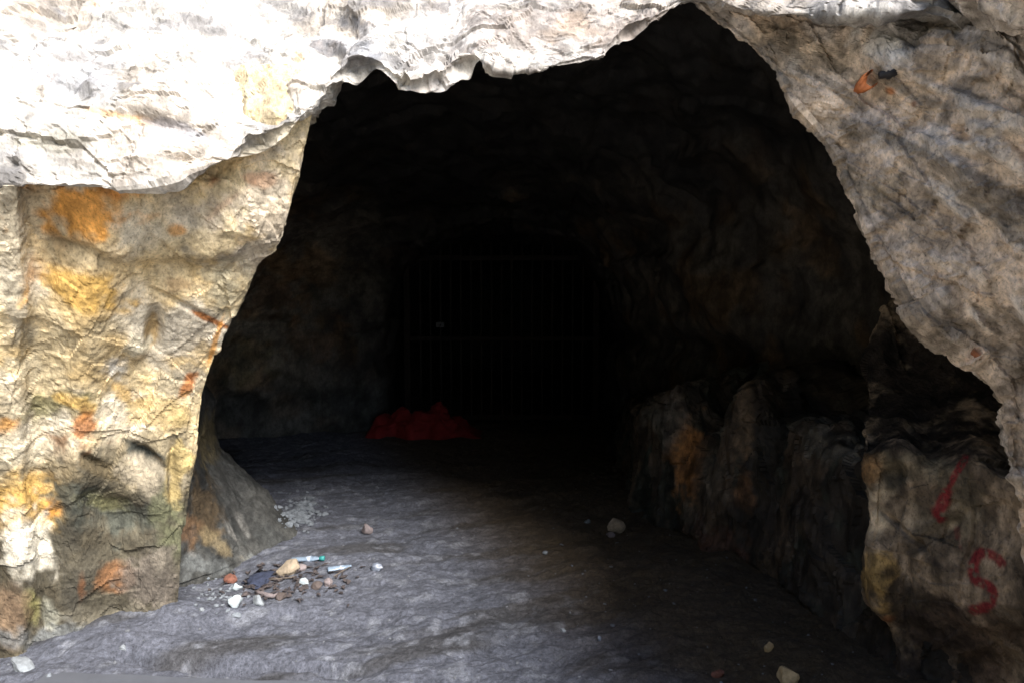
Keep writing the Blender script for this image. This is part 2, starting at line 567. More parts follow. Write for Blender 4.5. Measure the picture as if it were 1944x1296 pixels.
# recess: the cream block with a hollow beside it, a notch right of it, hollows low down
for hx, hy, rx, ry, rot, dep in [(292, 625, 16, 42, 8, 0.045), (262, 650, 28, 30, 0, -0.03), (280, 870, 40, 12, 38, 0.05), (180, 880, 26, 10, 30, 0.03), (215, 970, 60, 34, 20, 0.05),
                                 (330, 905, 10, 60, 0, 0.04), (50, 1010, 48, 90, 5, -0.045), (100, 1130, 20, 50, -10, -0.02), (275, 895, 44, 30, 20, -0.010), (150, 480, 60, 14, 18, 0.02),
                                 (470, 470, 40, 16, 20, 0.02), (330, 570, 60, 7, 25, 0.015), (200, 1090, 55, 40, 0, -0.02)]:
    a = R(rot)
    u = ((px_ - hx) * math.cos(a) + (py_ - hy) * math.sin(a)) / rx
    v = (-(px_ - hx) * math.sin(a) + (py_ - hy) * math.cos(a)) / ry
    d = d - dep * np.exp(-(u * u + v * v) ** 1.5) * (g[..., 1] > 1.6)
d = d + .006 * facets(g, (3.4, 3.4, 3.0), 845)[0] + .003 * facets(g, (13, 13, 11), 848)[0]
g = g + n * d[..., None]
c = np.ones(g.shape) * np.array((0.60, 0.48, 0.29))
c = blend(c, (0.60, 0.53, 0.41), smooth(-0.2, 0.4, fbm(g, 3.0, 4, 160)) * 0.9)
c = blend(c, (0.56, 0.39, 0.17), 0.7 * smooth(0.05, 0.75, fbm(g, (4.5, 4.5, 4), 4, 170)))
c = blend(c, (0.24, 0.20, 0.13), 0.7 * smooth(0.35, 0.8, fbm(g, 6, 4, 180)))
c = blend(c, (0.30, 0.27, 0.21), 0.45 * smooth(0.3, 0.9, id2))
O1, O2, CRM, OLV, GRY, BRN, RST = (.56, .26, .055), (.56, .34, .09), (.54, .47, .34), (.17, .155, .06), (.085, .085, .07), (.12, .08, .045), (.34, .125, .035)
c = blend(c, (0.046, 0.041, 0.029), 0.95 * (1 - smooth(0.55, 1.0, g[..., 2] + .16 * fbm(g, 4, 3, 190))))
sp = [(25, 480, 42, 170, 0, (.40, .345, .25), .9), (470, 400, 110, 100, 0, (.52, .45, .36), .75),
      (155, 395, 90, 55, 8, O1, .95), (215, 360, 30, 22, 0, RST, .5), (140, 545, 95, 38, 8, O2, .9), (140, 485, 70, 26, 15, (.25, .20, .12), .85), (60, 520, 25, 40, 0, O1, .5),
      (405, 345, 22, 16, -10, RST, .8), (430, 385, 60, 12, -40, RST, .3), (335, 440, 20, 10, 0, O1, .7), (485, 340, 40, 14, 0, RST, .45), (465, 440, 30, 18, 30, (.24, .22, .17), .7),
      (365, 480, 46, 18, 20, (.27, .24, .19), .6), (340, 540, 38, 20, 10, (.46, .32, .17), .8), (425, 545, 50, 40, 0, (.43, .38, .26), .8), (350, 620, 45, 50, 30, (.42, .37, .29), .8),
      (395, 605, 46, 4, 24, RST, .95), (408, 650, 4, 38, 18, O1, .8), (350, 735, 14, 26, 25, RST, .9), (285, 625, 14, 40, 5, (.33, .22, .09), .9), (258, 660, 26, 26, 0, (.62, .55, .40), .95),
      (230, 700, 34, 26, -15, (.64, .60, .52), .95), (110, 680, 80, 55, 0, (.44, .36, .22), .6), (60, 690, 14, 60, 0, (.46, .40, .28), .4),
      (90, 765, 70, 32, 0, OLV, .75), (130, 760, 50, 14, 20, O2, .6), (240, 745, 40, 18, 30, O2, .7), (150, 825, 60, 34, -5, RST, .85), (120, 845, 36, 30, 0, BRN, .7), (10, 800, 22, 24, 0, O1, .8),
      (300, 780, 80, 40, 5, (.37, .26, .10), .7), (40, 850, 60, 34, 0, CRM, .8), (50, 960, 60, 60, 0, O2, .7), (100, 965, 18, 16, 0, O1, .9), (50, 1040, 44, 76, 0, (.62, .57, .46), .95),
      (285, 868, 60, 17, 38, (.05, .052, .042), 1), (190, 888, 44, 15, 30, (.13, .10, .055), .9), (285, 910, 46, 34, 20, (.33, .28, .20), .8), (225, 985, 120, 44, 22, (.06, .062, .048), .95), (205, 955, 40, 22, 0, OLV, .5),  # darkest slanted spots paint diagonal shadows into the colour
      (320, 1010, 34, 70, 0, (.10, .10, .055), .85), (340, 880, 20, 60, 0, (.44, .33, .14), .8), (215, 1095, 38, 28, 0, (.20, .095, .04), .85), (155, 1110, 10, 30, 10, (.18, .075, .03), .7),
      (290, 1100, 50, 70, 0, (.15, .125, .10), .8), (60, 1150, 18, 40, -10, (.28, .25, .10), .85), (95, 1170, 16, 34, -15, (.32, .31, .24), .8), (20, 1160, 40, 60, 0, (.19, .125, .075), .8),
      (220, 1170, 90, 30, 0, (.16, .14, .10), .7), (300, 1180, 30, 14, 0, (.28, .19, .11), .7), (170, 1215, 170, 26, 3, (.155, .16, .155), .8)]
c = stains_and_shade(c, g, sp, 9)
c = mottle(c, g, 861, .80, 1.28)
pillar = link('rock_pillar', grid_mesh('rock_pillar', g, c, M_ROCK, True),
              label='cream and orange stained rock pillar left of the cave mouth', category='rock')
keep(pillar)


# ------------------------------------------------------------------ grey buttress behind the pillar's foot
BE = [(725, 385, 4.55, 3.55), (737, 398, 4.4, 3.6), (760, 410, 4.36, 3.6), (800, 408, 4.34, 3.6), (850, 416, 4.32, 3.58), (880, 446, 4.3, 3.56), (930, 497, 4.26, 3.54), (975, 530, 4.22, 3.50),
      (1020, 568, 4.18, 3.47), (1060, 600, 4.13, 3.44)]
rows = []
for i, (py, ex, ed, fd) in enumerate(BE):
    lo = py + 90 * smooth(700, 1060, np.array(py))
    rows.append([P(280, lo + 20, fd - .1), P(345, lo + 8, fd), P(345 + (ex - 345) * .4, py + (lo - py) * .7, fd + (ed - fd) * .3), P(345 + (ex - 345) * .75, py + (lo - py) * .3, fd + (ed - fd) * .7),
                 P(ex, py, ed), P(ex - 25, py - 6, ed + .3), P(ex - 160, py, ed + .7)])
rows.insert(0, [P(300, 735, 3.9), P(330, 728, 4.0), P(345, 722, 4.1), P(360, 722, 4.3), P(375, 722, 4.6), P(360, 725, 4.8), P(300, 730, 5.0)])
ctrl = np.array(rows)
rs = [12] + [max(6, int(np.linalg.norm(ctrl[i + 1, 4] - ctrl[i, 4]) / 0.009)) for i in range(1, len(rows) - 1)]
g = surf(ctrl, rs, [14, 30, 30, 30, 20, 20])
n = normals(g)
if n[..., 1].mean() > 0:
    n = -n
d = 0.018 * fbm(g, 3, 2, 205) + 0.03 * chips(g, (5, 5, 2.6), 211) + .006 * chips(g, (16, 16, 12), 214) + 0.006 * fbm(g, 24, 3, 220)
g = g + n * d[..., None]
c = np.ones(g.shape) * np.array((0.052, 0.051, 0.046))
c = blend(c, (0.034, 0.035, 0.033), 0.8 * smooth(0.0, 0.6, fbm(g, (6, 6, 3), 4, 231)))
c = stains_and_shade(c, g, [(385, 960, 34, 60, 0, (.10, .065, .03), .7), (355, 1000, 20, 30, 0, (.16, .09, .045), .7), (395, 830, 22, 60, 0, (.11, .085, .04), .8), (420, 1040, 40, 14, 35, (.17, .13, .07), .7),
                  (455, 985, 6, 30, -25, (.2, .19, .17), .7), (440, 1010, 4, 20, -30, (.2, .19, .17), .7), (440, 930, 30, 60, -25, (.045, .045, .042), .7), (400, 1080, 70, 24, 0, (.12, .125, .12), .8)], 19)
c = mottle(c, g, 871, .6, 1.3)
butt = link('rock_buttress', grid_mesh('rock_buttress', g, c, M_ROCK, True),
            label='low grey sloping rock behind the foot of the orange pillar', category='rock')
keep(butt)


# ------------------------------------------------------------------ leaning rock wall on the right
RE = [(1290, -70, 2.62), (1322, 2, 2.56), (1388, 58, 2.52), (1440, 98, 2.48), (1482, 150, 2.45), (1502, 192, 2.42), (1547, 242, 2.40), (1594, 300, 2.37), (1606, 342, 2.35), (1630, 392, 2.32),
      (1648, 432, 2.30), (1692, 512, 2.27), (1735, 574, 2.24), (1745, 598, 2.23), (1830, 660, 2.20), (1893, 716, 2.17), (1918, 780, 2.15), (1916, 850, 2.13), (1935, 930, 2.1), (1960, 1100, 2.08), (1970, 1330, 2.06)]
rows = []
for (ex, ey, ed) in RE:
    s = float(smooth(600, 900, np.array(ey)))
    tp = float(smooth(0, 320, np.array(ey)))
    vx, vy = 0.86 + .14 * max(s, 1 - tp), (-0.5 + 0.5 * s) * tp
    T = [(14, .02), (60, .07), (150, .16), (300, .32), (480, .5)]
    row = [P(ex + 330, ey + 60 * (1 - s) - 100, ed + 1.6), P(ex + 120, ey + 10, ed + .7), P(ex + 24, ey, ed + .16), P(ex, ey, ed)]
    for t, dd in T:
        row.append(P(ex + vx * t, ey + vy * t, ed - dd * (.6 + .4 * tp)))
    zz = min(row[-1][2], 2.1)
    row += [(1.05, 1.2, zz), (1.2, .9, zz), (2.1, .6, zz), (3.4, -.4, zz * .5 + .6), (6.0, -2.0, zz * .5 + .6)]
    rows.append(row)
ctrl = np.array(rows)
rs = [max(5, int(np.linalg.norm(ctrl[i + 1, 3] - ctrl[i, 3]) / 0.008)) for i in range(len(RE) - 1)]
g = surf(ctrl, rs, [12, 14, 10, 8, 14, 24, 38, 48, 70, 50, 40, 16, 8])
n = normals(g)
if (n[..., 0]).mean() > 0:
    n = -n
ca, sa = math.cos(R(50)), math.sin(R(50))
gr = np.stack([g[..., 0] * ca - g[..., 2] * sa, g[..., 1], g[..., 0] * sa + g[..., 2] * ca], -1)     # beds dip to the right
d = 0.030 * fbm(g, 2.2, 2, 305) + 0.030 * chips(gr, (2.0, 2.6, 6.0), 311) + 0.012 * chips(gr, (6, 8, 16), 321) + 0.005 * chips(g, (20, 20, 20), 326) + 0.006 * fbm(g, 26, 3, 330) + .0025 * noise(g, 75, 331)
px_, py_ = pix(g)
right = smooth(1640, 1850, px_ + 0.0 * py_) * smooth(0.0, 1.0, (px_ - 1640) / 200 - (py_ - 260) / 700 + .3)
d = d + 0.055 * right * np.maximum(0, fbm(gr, (3, 4, 15), 3, 340))
d = d + .008 * facets(gr, (4, 5, 11), 881)[0] + .005 * facets(g, (17, 17, 17), 884)[0]
d = d + 0.07 * np.exp(-(((px_ - 1680) / 75) ** 2 + ((py_ - 88) / 55) ** 2))
g = g + n * d[..., None]
c = np.ones(g.shape) * np.array((0.72, 0.585, 0.455))
c = blend(c, (0.50, 0.39, 0.28), 0.85 * smooth(-0.1, 0.55, fbm(gr, (4, 4, 7), 4, 360)))
c = blend(c, (0.20, 0.165, 0.125), 0.6 * smooth(0.25, 0.75, fbm(g, (16, 16, 16), 4, 370)))
c = blend(c, (0.70, 0.62, 0.53), 0.9 * right * smooth(0.0, 0.35, fbm(gr, (3, 4, 15), 3, 340)))  # sunlit ridges lightened in the colour along the raised beds
c = blend(c, (0.20, 0.165, 0.125), 0.75 * smooth(0.0, 0.5, fbm(gr, (3.4, 4, 30), 4, 345)))
c = stains_and_shade(c, g, [(1400, 50, 70, 22, 30, (.36, .33, .31), .7), (1480, 110, 70, 40, 30, (.36, .32, .28), .6), (1560, 60, 40, 26, 20, (.42, .39, .36), .6), (1680, 80, 65, 46, 10, (.55, .52, .48), .9),  # pale spot near the top paints a sunlit patch
                  (1740, 70, 22, 34, 30, (.16, .14, .12), .8), (1660, 225, 40, 22, -10, (.60, .54, .50), .5), (1690, 172, 10, 7, 20, (.36, .15, .06), .9), (1735, 198, 6, 7, 0, (.20, .10, .06), .9),
                  (1850, 670, 14, 12, 0, (.24, .08, .03), .95), (1700, 270, 120, 20, 18, (.20, .175, .14), .6), (1830, 260, 20, 12, 30, (.34, .2, .09), .6), (1650, 380, 50, 60, 40, (.28, .23, .16), .6)], 29)
c = mottle(c, gr * 2.1, 891, .74, 1.36)
rwall = link('rock_wall', grid_mesh('rock_wall', g, c, M_ROCK, True),
             label='grey-brown leaning rock wall forming the right edge of the cave mouth', category='rock')
keep(rwall)


# ------------------------------------------------------------------ painted rock low on the right
GE = [(440, 1740, 3.7), (560, 1690, 3.6), (680, 1650, 3.5), (770, 1642, 3.3), (820, 1640, 3.05), (845, 1638, 2.88), (866, 1637, 2.74), (900, 1630, 2.72), (950, 1640, 2.71), (1000, 1646, 2.70), (1050, 1640, 2.69), (1085, 1641, 2.68), (1130, 1652, 2.67), (1170, 1676, 2.66),
      (1200, 1690, 2.68), (1260, 1700, 2.66), (1360, 1700, 2.62)]
rows = []
for i, (py, ex, ed) in enumerate(GE):
    bk = 0.0 + 0.10 * float(smooth(1180, 1300, np.array(py)))
    wv = float(smooth(700, 860, np.array(py)) * (1 - smooth(870, 960, np.array(py))))
    rows.append([P(ex + 150, py - 40, ed + 1.1), P(ex + 50, py - 10, ed + .5), P(ex + 12, py, ed + .10), P(ex, py, ed), P(ex + 18, py, ed - .05), P(ex + 70, py + 6 - 26 * wv, ed - .10 + bk), P(ex + 130, py + 8 + 14 * wv, ed - .20 + bk),
                 P(ex + 210, py + 10 - 12 * wv, ed - .34 + bk), P(ex + 300, py + 10 + 30 * wv, ed - .5 + bk * .7), P(ex + 480, py + 20, ed - .75), P(ex + 900, py + 60, ed - 1.1)])
ctrl = np.array(rows)
rs = [max(5, int(np.linalg.norm(ctrl[i + 1, 5] - ctrl[i, 5]) / 0.0055)) for i in range(len(GE) - 1)]
g = surf(ctrl, rs, [10, 14, 8, 8, 20, 24, 34, 34, 30, 20])
n = normals(g)
if (n[..., 1]).mean() > 0:
    n = -n
d = 0.020 * fbm(g, 3, 2, 405) + 0.042 * chips(g, (4.6, 4.6, 3.4), 417) + 0.014 * chips(g, (12, 12, 10), 421) + 0.004 * fbm(g, 26, 3, 430) + .002 * noise(g, 90, 431)
px_, py_ = pix(g)
for hx, hy, rx, ry, rot, dep in [(1722, 1120, 12, 80, -6, .025), (1760, 1200, 80, 70, 0, .03), (1720, 1010, 6, 60, -50, .03), (1700, 900, 24, 20, 0, .04), (1672, 1100, 26, 70, 0, -.04), (1780, 1010, 60, 14, -35, .03)]:
    a = R(rot)
    u = ((px_ - hx) * math.cos(a) + (py_ - hy) * math.sin(a)) / rx
    v = (-(px_ - hx) * math.sin(a) + (py_ - hy) * math.cos(a)) / ry
    d = d - dep * np.exp(-(u * u + v * v) ** 1.5)
g = g + n * d[..., None]
c = np.ones(g.shape) * np.array((0.27, 0.205, 0.14))
c = blend(c, (0.075, 0.058, 0.042), 0.85 * smooth(-0.1, 0.5, fbm(g, (9, 9, 6), 4, 461)))
c = stains_and_shade(c, g, [(1668, 970, 40, 100, 0, (.44, .36, .25), .95), (1672, 1105, 38, 80, 0, (.44, .29, .11), .95), (1780, 700, 260, 170, 0, (.028, .022, .018), 1), (1650, 890, 20, 24, 0, (.36, .20, .08), .8), (1745, 900, 60, 40, 0, (.17, .14, .09), .7),  # largest spot paints the shaded upper recess dark
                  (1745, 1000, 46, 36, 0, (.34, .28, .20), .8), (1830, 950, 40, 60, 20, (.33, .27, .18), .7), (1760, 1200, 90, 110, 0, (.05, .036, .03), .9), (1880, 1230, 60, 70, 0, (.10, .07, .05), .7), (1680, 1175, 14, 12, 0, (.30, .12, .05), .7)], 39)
c = mottle(c, g, 905, .4, 1.5)
# red spray paint: a letter S and a slash above it
px_, py_ = pix(g)


def stroke(pts, wd):
    dmin = np.full(px_.shape, 1e9)
    pts = cr(np.array(pts, float), np.linspace(0, len(pts) - 1, 40))
    for (ax, ay), (bx, by) in zip(pts[:-1], pts[1:]):
        t = np.clip(((px_ - ax) * (bx - ax) + (py_ - ay) * (by - ay)) / max(1e-6, (bx - ax) ** 2 + (by - ay) ** 2), 0, 1)
        dmin = np.minimum(dmin, np.hypot(px_ - ax - t * (bx - ax), py_ - ay - t * (by - ay)))
    dmin = dmin + 2.5 * fbm(g, 30, 2, 77)
    return 1 - smooth(wd * .6, wd * 1.5, dmin)


mk = stroke([(1900, 1068), (1884, 1052), (1860, 1050), (1848, 1072), (1852, 1098), (1876, 1112), (1886, 1130), (1872, 1150), (1850, 1156)], 9)
mk = np.maximum(mk, stroke([(1832, 868), (1806, 915), (1792, 950), (1786, 985)], 6) * .9)
mk = np.maximum(mk, stroke([(1798, 935), (1790, 955), (1780, 972)], 11))
mk = np.maximum(mk, .45 * stroke([(1818, 1005), (1822, 1040)], 5))
c = blend(c, (0.20, 0.008, 0.016), np.clip(mk * 0.85, 0, 1) * smooth(-.9, -.1, fbm(g, 45, 3, 78)))
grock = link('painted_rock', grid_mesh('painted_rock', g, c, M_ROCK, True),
             label='brown rock low on the right with red painted letter S', category='rock')
keep(grock)


# ------------------------------------------------------------------ rock bench of upright slabs inside, right
# foot line from deep inside towards the mouth: x, depth, top height
BF = [(1.25, 7.7, .5), (1.02, 6.6, .6), (0.90, 5.6, .72), (0.85, 5.0, .80), (0.90, 4.62, 1.08), (1.0, 4.42, 1.10), (1.09, 4.26, .86), (1.17, 4.12, .88), (1.22, 4.02, 1.12), (1.30, 3.88, 1.10), (1.35, 3.75, .90), (1.41, 3.45, 1.04), (1.44, 3.15, .92), (1.47, 2.9, .98), (1.60, 2.6, .8), (2.3, 2.2, .7)]
rows = []
fo = np.array(BF)
tn = np.gradient(fo[:, :2], axis=0)
tn /= np.linalg.norm(tn, axis=1, keepdims=True)
nm = np.stack([-tn[:, 1], tn[:, 0]], -1)
if nm[:, 0].mean() < 0:
    nm = -nm                                   # points to the right, into the rock
for off, fz in [(-.05, -.12), (0, .0), (.04, .25), (.07, .55), (.10, .85), (.15, .97), (.3, 1.02), (.6, 1.05), (1.3, 1.15)]:
    rows.append([(x + a * off, y + b * off, h * .84 * fz if fz > 0 else fz) for (x, y, h), (a, b) in zip(BF, nm)])
ctrl = np.array(rows)
cs = [max(6, int(np.linalg.norm(ctrl[2, i + 1] - ctrl[2, i]) / 0.011)) for i in range(len(BF) - 1)]
g = surf(ctrl, [8, 22, 26, 26, 14, 12, 14, 14], cs)
n = normals(g)
if n[..., 0].mean() > 0:
    n = -n
sc = np.stack([g[..., 0], g[..., 1], g[..., 2]], -1)
f1, id1, e1 = facets(sc, (4.4, 4.4, 1.5), 511, .8)
d = 0.10 * chips(g, (4.0, 4.0, 1.3), 511) + 0.05 * chips(g, (8, 8, 4), 521) + 0.03 * fbm(g, 3, 2, 530) + .006 * fbm(g, 26, 2, 540)
g = g + n * d[..., None]
c = np.ones(g.shape) * np.array((0.062, 0.045, 0.031))
c = blend(c, (0.020, 0.028, 0.023), 0.8 * smooth(-.2, 0.5, id1 + .4 * fbm(g, 6, 3, 550)))
c = blend(c, (0.11, 0.092, 0.072), 0.5 * smooth(0.35, 0.75, fbm(g, 11, 4, 555)))
c = blend(c, (.02, .016, .013), .85 * smooth(.0, .5, fbm(g, (3.4, 3.4, 1.6), 3, 560)))
c = stains_and_shade(c, g, [(1560, 1060, 100, 190, 0, (.03, .024, .02), .9), (1310, 870, 32, 70, 5, (.24, .11, .035), .9), (1410, 800, 22, 80, 0, (.13, .09, .055), .7), (1415, 940, 16, 60, 0, (.13, .065, .03), .7), (1330, 1060, 60, 60, 0, (.07, .028, .018), .6),  # large first spot darkens the near end of the bench
                  (1260, 780, 40, 50, 0, (.12, .11, .095), .8), (1570, 850, 60, 30, 0, (.12, .11, .09), .7), (1350, 900, 24, 60, 0, (.13, .11, .085), .7)], 49)
c = mottle(c, g, 915, .35, 1.6)
bench = link('rock_bench', grid_mesh('rock_bench', g, c, M_DARKROCK, True),
             label='dark bench of upright broken rock slabs inside the cave on the right', category='rock')
keep(bench)


# ------------------------------------------------------------------ cave interior and hill over it
SEC = [
    (2.9, [(-3.9, -.3), (-3.9, 1.2), (-3.6, 2.5), (-1.6, 3.5), (.3, 3.7), (1.8, 3.5), (2.9, 2.4), (3.1, 1.0), (3.1, -.3)]),
    (3.5, [(-3.7, -.3), (-3.7, 1.2), (-3.3, 2.4), (-1.5, 3.2), (.3, 3.35), (1.5, 3.1), (2.3, 2.2), (2.5, 1.0), (2.5, -.3)]),
    (4.2, [(-3.55, -.3), (-3.6, 1.2), (-3.1, 2.25), (-1.5, 2.95), (.15, 3.1), (1.25, 2.8), (1.95, 2.1), (2.15, 1.0), (2.2, -.3)]),
    (5.0, [(-3.4, -.3), (-3.4, 1.2), (-2.9, 2.15), (-1.4, 2.75), (0, 2.9), (1.0, 2.6), (1.6, 2.0), (1.75, 1.), (1.8, -.3)]),
    (6.2, [(-3.25, -.3), (-3.2, 1.2), (-2.6, 2.1), (-1.3, 2.55), (-.1, 2.65), (.75, 2.4), (1.25, 1.9), (1.4, 1.), (1.5, -.3)]),
    (7.0, [(-3.1, -.3), (-2.95, 1.2), (-2.3, 2.0), (-1.2, 2.4), (-.1, 2.5), (.65, 2.3), (1.1, 1.8), (1.25, 1.), (1.35, -.3)]),
    (7.32, [(-2.3, -.3), (-2.15, 1.1), (-1.8, 1.9), (-1.0, 2.25), (-.1, 2.35), (.6, 2.2), (1.05, 1.75), (1.2, 1.), (1.3, -.3)]),
    (7.5, [(-1.45, -.3), (-1.42, 1.0), (-1.3, 1.75), (-.8, 2.1), (-.1, 2.2), (.55, 2.1), (.95, 1.7), (1.12, 1.), (1.2, -.3)]),
    (8.2, [(-1.42, -.3), (-1.4, 1.0), (-1.25, 1.7), (-.8, 2.05), (-.1, 2.15), (.5, 2.05), (.9, 1.7), (1.1, 1.), (1.15, -.3)]),
    (10., [(-1.4, -.3), (-1.4, 1.0), (-1.2, 1.7), (-.8, 2.05), (-.1, 2.15), (.5, 2.05), (.9, 1.7), (1.1, 1.), (1.1, -.3)]),
    (13., [(-1.3, -.3), (-1.3, 1.0), (-1.1, 1.6), (-.8, 1.9), (-.1, 2.0), (.5, 1.9), (.9, 1.6), (1.0, 1.), (1.0, -.3)]),
    (13.3, [(-.1, -.3), (-.1, 1.0), (-.1, 1.6), (-.1, 1.9), (-.1, 2.0), (-.1, 1.9), (-.1, 1.6), (-.1, 1.), (-.1, -.3)]),
]
ctrl = np.array([[(x, y, z) for x, z in s] for y, s in SEC])
g = surf(ctrl, [20, 34, 38, 48, 34, 24, 18, 20, 20, 14, 4], [40, 40, 46, 40, 40, 34, 34, 40])
n = normals(g)
cen = np.array((-.4, 0, 1.2)) * np.array((1, 0, 1))
inw = cen - g * np.array((1, 0, 1))
if (n * inw).sum(-1).mean() < 0:
    n = -n
d = 0.10 * fbm(g, 1.3, 2, 605) + 0.13 * chips(g, (1.7, 1.7, 1.6), 611) + 0.05 * chips(g, (5, 5, 4.4), 621) + 0.010 * fbm(g, 18, 3, 630)
px_, py_ = pix(g)
d = d * (0.35 + 0.65 * smooth(3.0, 3.8, g[..., 1])) * (1 - smooth(11.5, 12.8, g[..., 1]))
# shelf shadow line over the bench
d = d - 0.12 * np.exp(-((g[..., 2] - 1.05) / .12) ** 2) * (g[..., 0] > .8)
g = g + n * d[..., None]
c = np.ones(g.shape) * np.array((0.075, 0.064, 0.05))
c = blend(c, (0.04, 0.035, 0.03), 0.8 * smooth(-.2, 0.5, fbm(g, 2.6, 4, 650)))
c = blend(c, (0.10, 0.062, 0.03), 0.7 * smooth(0.1, 0.6, fbm(g, 3.3, 4, 660)))
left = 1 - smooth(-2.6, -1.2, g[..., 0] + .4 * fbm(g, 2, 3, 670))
c = c * (1 + 2.2 * left)[..., None]  # left wall painted lighter, standing in for more light
deep_shade = np.maximum(smooth(1.9, 2.5, g[..., 2] + .25 * fbm(g, 2, 3, 680)), smooth(7.0, 7.6, g[..., 1])) * (1 - .6 * left)
c = blend(c, (0.016, 0.015, 0.014), .9 * deep_shade)  # ceiling and back painted darker, standing in for the cave's deep shade
c = blend(c, (0.05, 0.055, 0.055), 0.75 * (1 - smooth(.3, .75, g[..., 2])))
c = stains_and_shade(c, g, [(520, 560, 70, 50, 0, (.13, .07, .035), .7), (470, 690, 50, 40, 0, (.11, .09, .045), .7), (600, 640, 60, 40, 0, (.12, .065, .03), .6)], 59)
c = mottle(c, g, 921, .5, 1.4)
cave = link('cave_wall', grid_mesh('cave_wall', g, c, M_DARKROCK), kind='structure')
keep(cave)

# hill over the cave, out of the picture
hx = np.linspace(-45, 45, 91)
hy = np.concatenate([np.linspace(3.6, 16, 40), np.linspace(18, 70, 20)])
X, Y = np.meshgrid(hx, hy)
t = smooth(3.6, 11, Y)
Z = 4.0 + 2.4 * t + 0.05 * (Y - 3.6) + .25 * fbm(np.stack([X, Y, 0 * X], -1), .5, 4, 701)
Z = np.where(Y < 3.7, 3.6, Z)
edge = smooth(9, 16, np.abs(X))
Z = Z * (1 - .9 * smooth(12, 45, np.abs(X)))
G = np.stack([X, Y + 1.2 * edge * 0, Z], -1)
c = np.ones(G.shape) * np.array((.30, .27, .21))
c = blend(c, (.10, .12, .05), .8 * smooth(0, .5, fbm(G, .6, 4, 711)))
hill = link('hillside', grid_mesh('hillside', G, c, M_ROCK), kind='structure')


# ------------------------------------------------------------------ small things
def bm_obj(name, bm, mat, parent=None, smooth_=True, **props):
    me = bpy.data.meshes.new(name)
    bm.to_mesh(me)
    bm.free()
    me.materials.append(mat)
    if smooth_:
        for p in me.polygons:
            p.use_smooth = True
    return link(name, me, parent, **props)


def lump(sx, sy, sz, seed, chip=.22, sub=3, sharp=2.2, wrinkle=0.0):
    """broken stone or crumpled thing: sphere cut by random planes, then roughened"""
    bm = bmesh.new()
    bmesh.ops.create_icosphere(bm, subdivisions=sub, radius=1)
    r = np.random.RandomState(seed)
    co = np.array([v.co[:] for v in bm.verts])
    for k in range(9):
        a = r.normal(size=3)
        a /= np.linalg.norm(a)
        lim = r.uniform(.5, .82)
        dd = co @ a
        co = co - np.maximum(0, dd - lim)[:, None] * a
    off = fbm(co + seed * 3.1, sharp, 3, seed)
    co = co * (1 + chip * .5 * off[:, None])
    if wrinkle:
        rdg = 1 - np.abs(fbm(co + seed, 3.0, 3, seed + 3))
        co = co * (1 + wrinkle * (rdg - .5)[:, None])
    co = co * np.array((sx, sy, sz))
    for v, q in zip(bm.verts, co):
        v.co = q
    return bm


def rough(col, nm, **k):
    return mat_plain(nm, col, .9, .4, 30, .4, **k)


MS = {
    'tan': rough((.30, .24, .17), 'tan_stone'), 'white': rough((.22, .235, .245), 'white_stone'), 'pink': rough((.20, .165, .16), 'pinkish_stone'), 'brick': rough((.18, .075, .05), 'brick_clay'),
    'grey': rough((.17, .185, .20), 'grey_stone'), 'ochre': rough((.42, .31, .17), 'ochre_stone'), 'paper': mat_plain('white_paper', (.36, .40, .41), .85, .15, 12, .2),
    'navy': mat_plain('navy_cloth', (.028, .034, .058), .9, .4, 40, .3), 'film': mat_plain('dull_plastic', (.17, .19, .23), .35, .3, 18, .2, spec=.5), 'wood': mat_plain('dry_wood', (.15, .12, .095), .9, .4, 25, .3),
    'brown': rough((.085, .066, .058), 'brown_clod'),
}


def put(px, py, dz=0.0):
    p, nn = hit(px, py)
    return p


def stone(name, px0, px1, py0, py1, key, seed, label, cat='stone', group=None, deep=None, rz=0, wrinkle=0.0, sub=3, flat=1.0):
    """fits a lump in a photo box, resting on whatever surface is at its foot"""
    cx = (px0 + px1) / 2
    p = put(cx, py1 - (py1 - py0) * .12)
    dep = p.y
    wx = (px1 - px0) / F * dep / 2
    hz = (py1 - py0) / F * dep / 2 * flat
    dy = deep or wx * .8
    bm = lump(wx * 1.12, dy, hz * 1.15, seed, sub=sub, wrinkle=wrinkle)
    o = bm_obj(name, bm, MS[key], None, wrinkle > 0, label=label, category=cat)
    o.location = (p.x, p.y + dy * .5, p.z + hz * .6)
    o.rotation_euler = (0, R(rz), rng.uniform(-.3, .3))
    if group:
        o['group'] = group
    return o


# litter heap by the pillar
stone('stone', 514, 572, 1066, 1097, 'tan', 3, 'tan elongated stone in the litter below the green capped bottle', rz=-25, deep=.05)
stone('paper_wad', 567, 587, 1096, 1114, 'paper', 5, 'bright white crumpled paper wad right in the litter heap', 'paper', wrinkle=.3)
stone('stone', 612, 633, 1097, 1114, 'pink', 7, 'small pinkish grey stone just right of the white paper wad', rz=-20)
stone('brick_fragment', 423, 448, 1089, 1109, 'brick', 9, 'reddish brown brick fragment at the left of the litter heap', 'brick')
stone('paper_wad', 430, 459, 1129, 1156, 'paper', 11, 'pale crumpled paper wad below the brick fragment, largest of the white scraps', 'paper', wrinkle=.3)
stone('paper_wad', 441, 459, 1107, 1121, 'paper', 13, 'small white scrap directly beneath the brick fragment', 'paper', wrinkle=.35)
stone('stone', 476, 502, 1130, 1151, 'white', 15, 'whitish broken stone at the left end of the pale stick', rz=15)
stone('clod', 522, 543, 1124, 1141, 'brown', 17, 'brownish dirt clod at the right end of the pale stick', 'clod')
stone('stone', 438, 456, 1161, 1174, 'grey', 19, 'small blue-grey stone under the pale crumpled paper wad')
